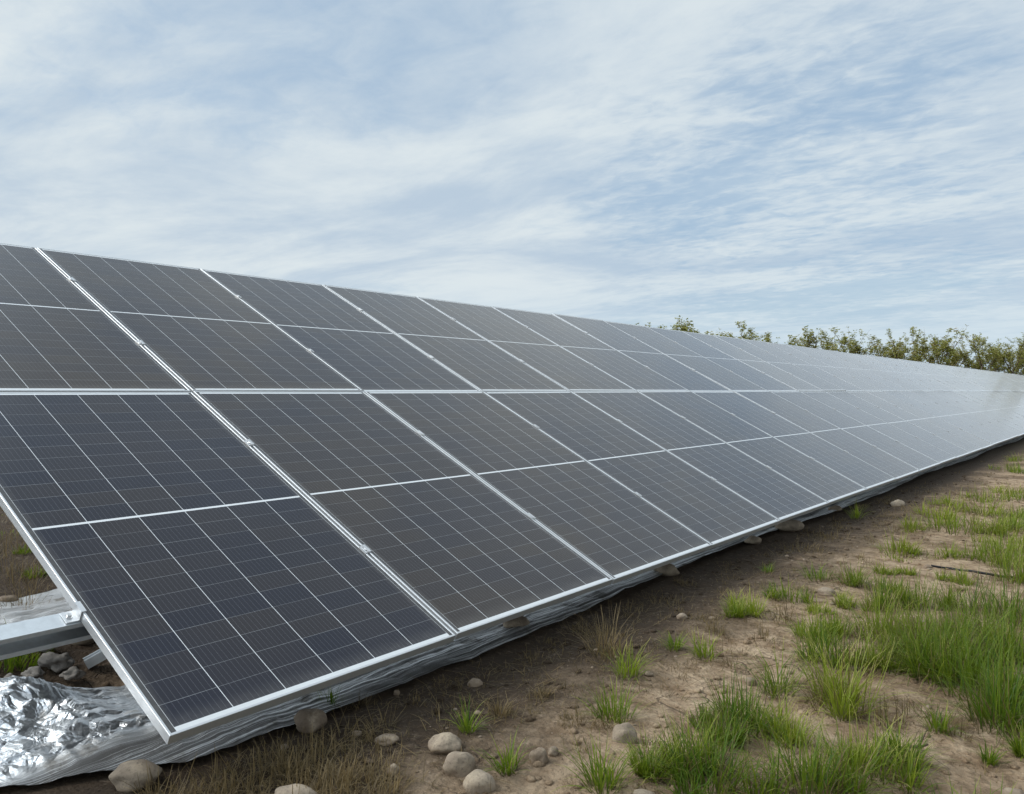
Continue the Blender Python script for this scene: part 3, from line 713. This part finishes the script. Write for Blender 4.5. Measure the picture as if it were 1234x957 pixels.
tag(mesh_obj('dead_branch', bm, M['wood'], smooth=True), 'forked dead branch lying on the soil at the lower right', 'branch')

# ------------------------------------------------------------------ trees beyond the array
def tree_meshes(seed, h, dense):
    rd = random.Random(seed); bm = bmesh.new(); tips = []
    def limb(p, d, L, r, lvl):
        pts, rad, q = [p.copy()], [r], p.copy(); n = 4
        for k in range(n):
            d = (d + Vector((rd.gauss(0, .12), rd.gauss(0, .12), rd.gauss(.06, .08)))).normalized(); q = q + d * (L / n)
            pts.append(q.copy()); rad.append(r * (1 - .6 * (k + 1) / n))
            if lvl >= 1: tips.append((q.copy(), d.copy(), lvl))
        tube(bm, pts, rad, 5 if lvl else 7)
        if lvl < 3:
            m = {0: 7, 1: 5, 2: 3}[lvl]
            for k in range(m):
                f_ = rd.uniform(.30 if lvl else .25, 1.0); i_ = min(n - 1, int(f_ * n)); s_ = pts[i_].lerp(pts[i_ + 1], f_ * n - i_)
                a_ = rd.uniform(0, 6.28); o_ = Vector((math.cos(a_), math.sin(a_), rd.uniform(.1, .9))).normalized()
                limb(s_, (d * .75 + o_ + Vector((0, 0, .25))).normalized(), L * rd.uniform(.34, .60), max(.008, r * .42), lvl + 1)
    limb(Vector((0, 0, -.1)), Vector((0, 0, 1)), h * .86, h * .016, 0)
    V, Fc, Ti = [], [], []
    for p, d, lvl in tips:
        if rd.random() > dense * (1.0 if lvl > 1 else .7): continue
        cl = rd.random()
        for k in range(rd.randint(4, 8)):
            a_ = rd.uniform(0, 6.28); o_ = (Vector((math.cos(a_), math.sin(a_), rd.uniform(-.4, .7))).normalized())
            c_ = p + o_ * rd.uniform(.03, .17); sz = rd.uniform(.05, .105); s_ = o_.cross(Vector((rd.gauss(0, 1), rd.gauss(0, 1), rd.gauss(0, 1)))).normalized()
            i0 = len(V); V += [c_ - o_ * sz, c_ + s_ * sz * .45, c_ + o_ * sz * 1.1, c_ - s_ * sz * .45]; Fc.append([i0, i0 + 1, i0 + 2, i0 + 3]); Ti += [min(1, max(0, cl * .65 + rd.uniform(0, .35)))] * 4
    return bm, np.array([v[:] for v in V]), np.array(Fc), np.array(Ti)
VAR = []
for sd_, dn in ((11, .50), (23, .62), (37, .9), (41, .95), (53, .85), (67, 1.0)):
    bm, V, Fc, Ti = tree_meshes(sd_, 6.0, dn)
    VAR.append((bm, V, Fc, Ti, float(V[:, 2].max())))
protos = {}
def tree(k, loc, top, rz, label):
    bm, V, Fc, Ti, hh = VAR[k]
    if k not in protos:
        r = empty('orchard_tree'); mesh_obj('trunk', bm.copy(), M['bark'], r, True); np_mesh('crown', V, Fc, M['leaf'], r, attrs={'tint': Ti}); protos[k] = r
    else: r = copy_tree(protos[k])
    s_ = top / hh; r.location = loc; r.rotation_euler = (0, 0, rz); wv = random.uniform(1.0, 1.35); r.scale = (s_ * wv, s_ * wv, s_)
    return tag(r, label, 'tree', 'orchard trees beyond the array')
TOPS = [(772, 388, 0), (812, 379, 0), (832, 384, 0), (852, 394, 1), (874, 399, 2), (908, 387, 3), (936, 400, 2), (962, 393, 0), (986, 401, 1), (1006, 397, 2), (1040, 391, 1), (1056, 402, 2),
        (1078, 407, 2), (1097, 397, 4), (1118, 393, 3), (1144, 390, 1), (1160, 400, 4), (1176, 401, 5), (1196, 406, 3), (1216, 404, 4), (1233, 399, 5)]
def tree_pos(px, off=0.0):
    a = YAW + math.atan((px - 617) / FPX); s_ = (px - 760) / 480
    d = 58 + 12 * s_ + off
    return Vector((CAM.x + d * math.sin(a), CAM.y + d * math.cos(a), 0)), d
for i, (px, py, k) in enumerate(TOPS):
    p, d = tree_pos(px, random.uniform(-1.5, 1.5)); dd = d * math.cos(math.atan((px - 617) / FPX))
    top = CAM.z + dd * ((478.5 - py) / FPX + math.tan(PITCH))
    tree(k, p, top, random.uniform(0, 6.28), ('%s olive-green tree, %s from the left along the skyline beyond the array' % (('sparse twiggy' if k < 2 else 'leafy'), ordinal(i + 1))))
back = [(1070, 414), (1088, 412), (1108, 410), (1128, 407), (1150, 410), (1170, 414), (1188, 416), (1206, 413), (1226, 412), (1020, 408), (990, 408), (940, 407), (915, 402), (890, 402), (860, 400), (1050, 409), (970, 405), (842, 395), (822, 394), (800, 391), (785, 392), (764, 390), (1245, 405), (1262, 400)]
for i, (px, py) in enumerate(back):
    p, d = tree_pos(px, 5 + random.uniform(-1, 1)); dd = d * math.cos(math.atan((px - 617) / FPX))
    top = CAM.z + dd * ((478.5 - py) / FPX + math.tan(PITCH))
    tree((2 + i % 4) if px > 1060 else (i % 3), p, top, random.uniform(0, 6.28), 'lower olive tree filling in behind the front row of orchard trees')
for i in range(9):
    tree(2 + i % 4, Vector((1.5 + i * 3.2, 71 + random.uniform(-2, 3) + i * .6, 0)), random.uniform(5.2, 6.6), random.uniform(0, 6.28), 'leafy orchard tree beyond the far end of the array, out past the right edge')
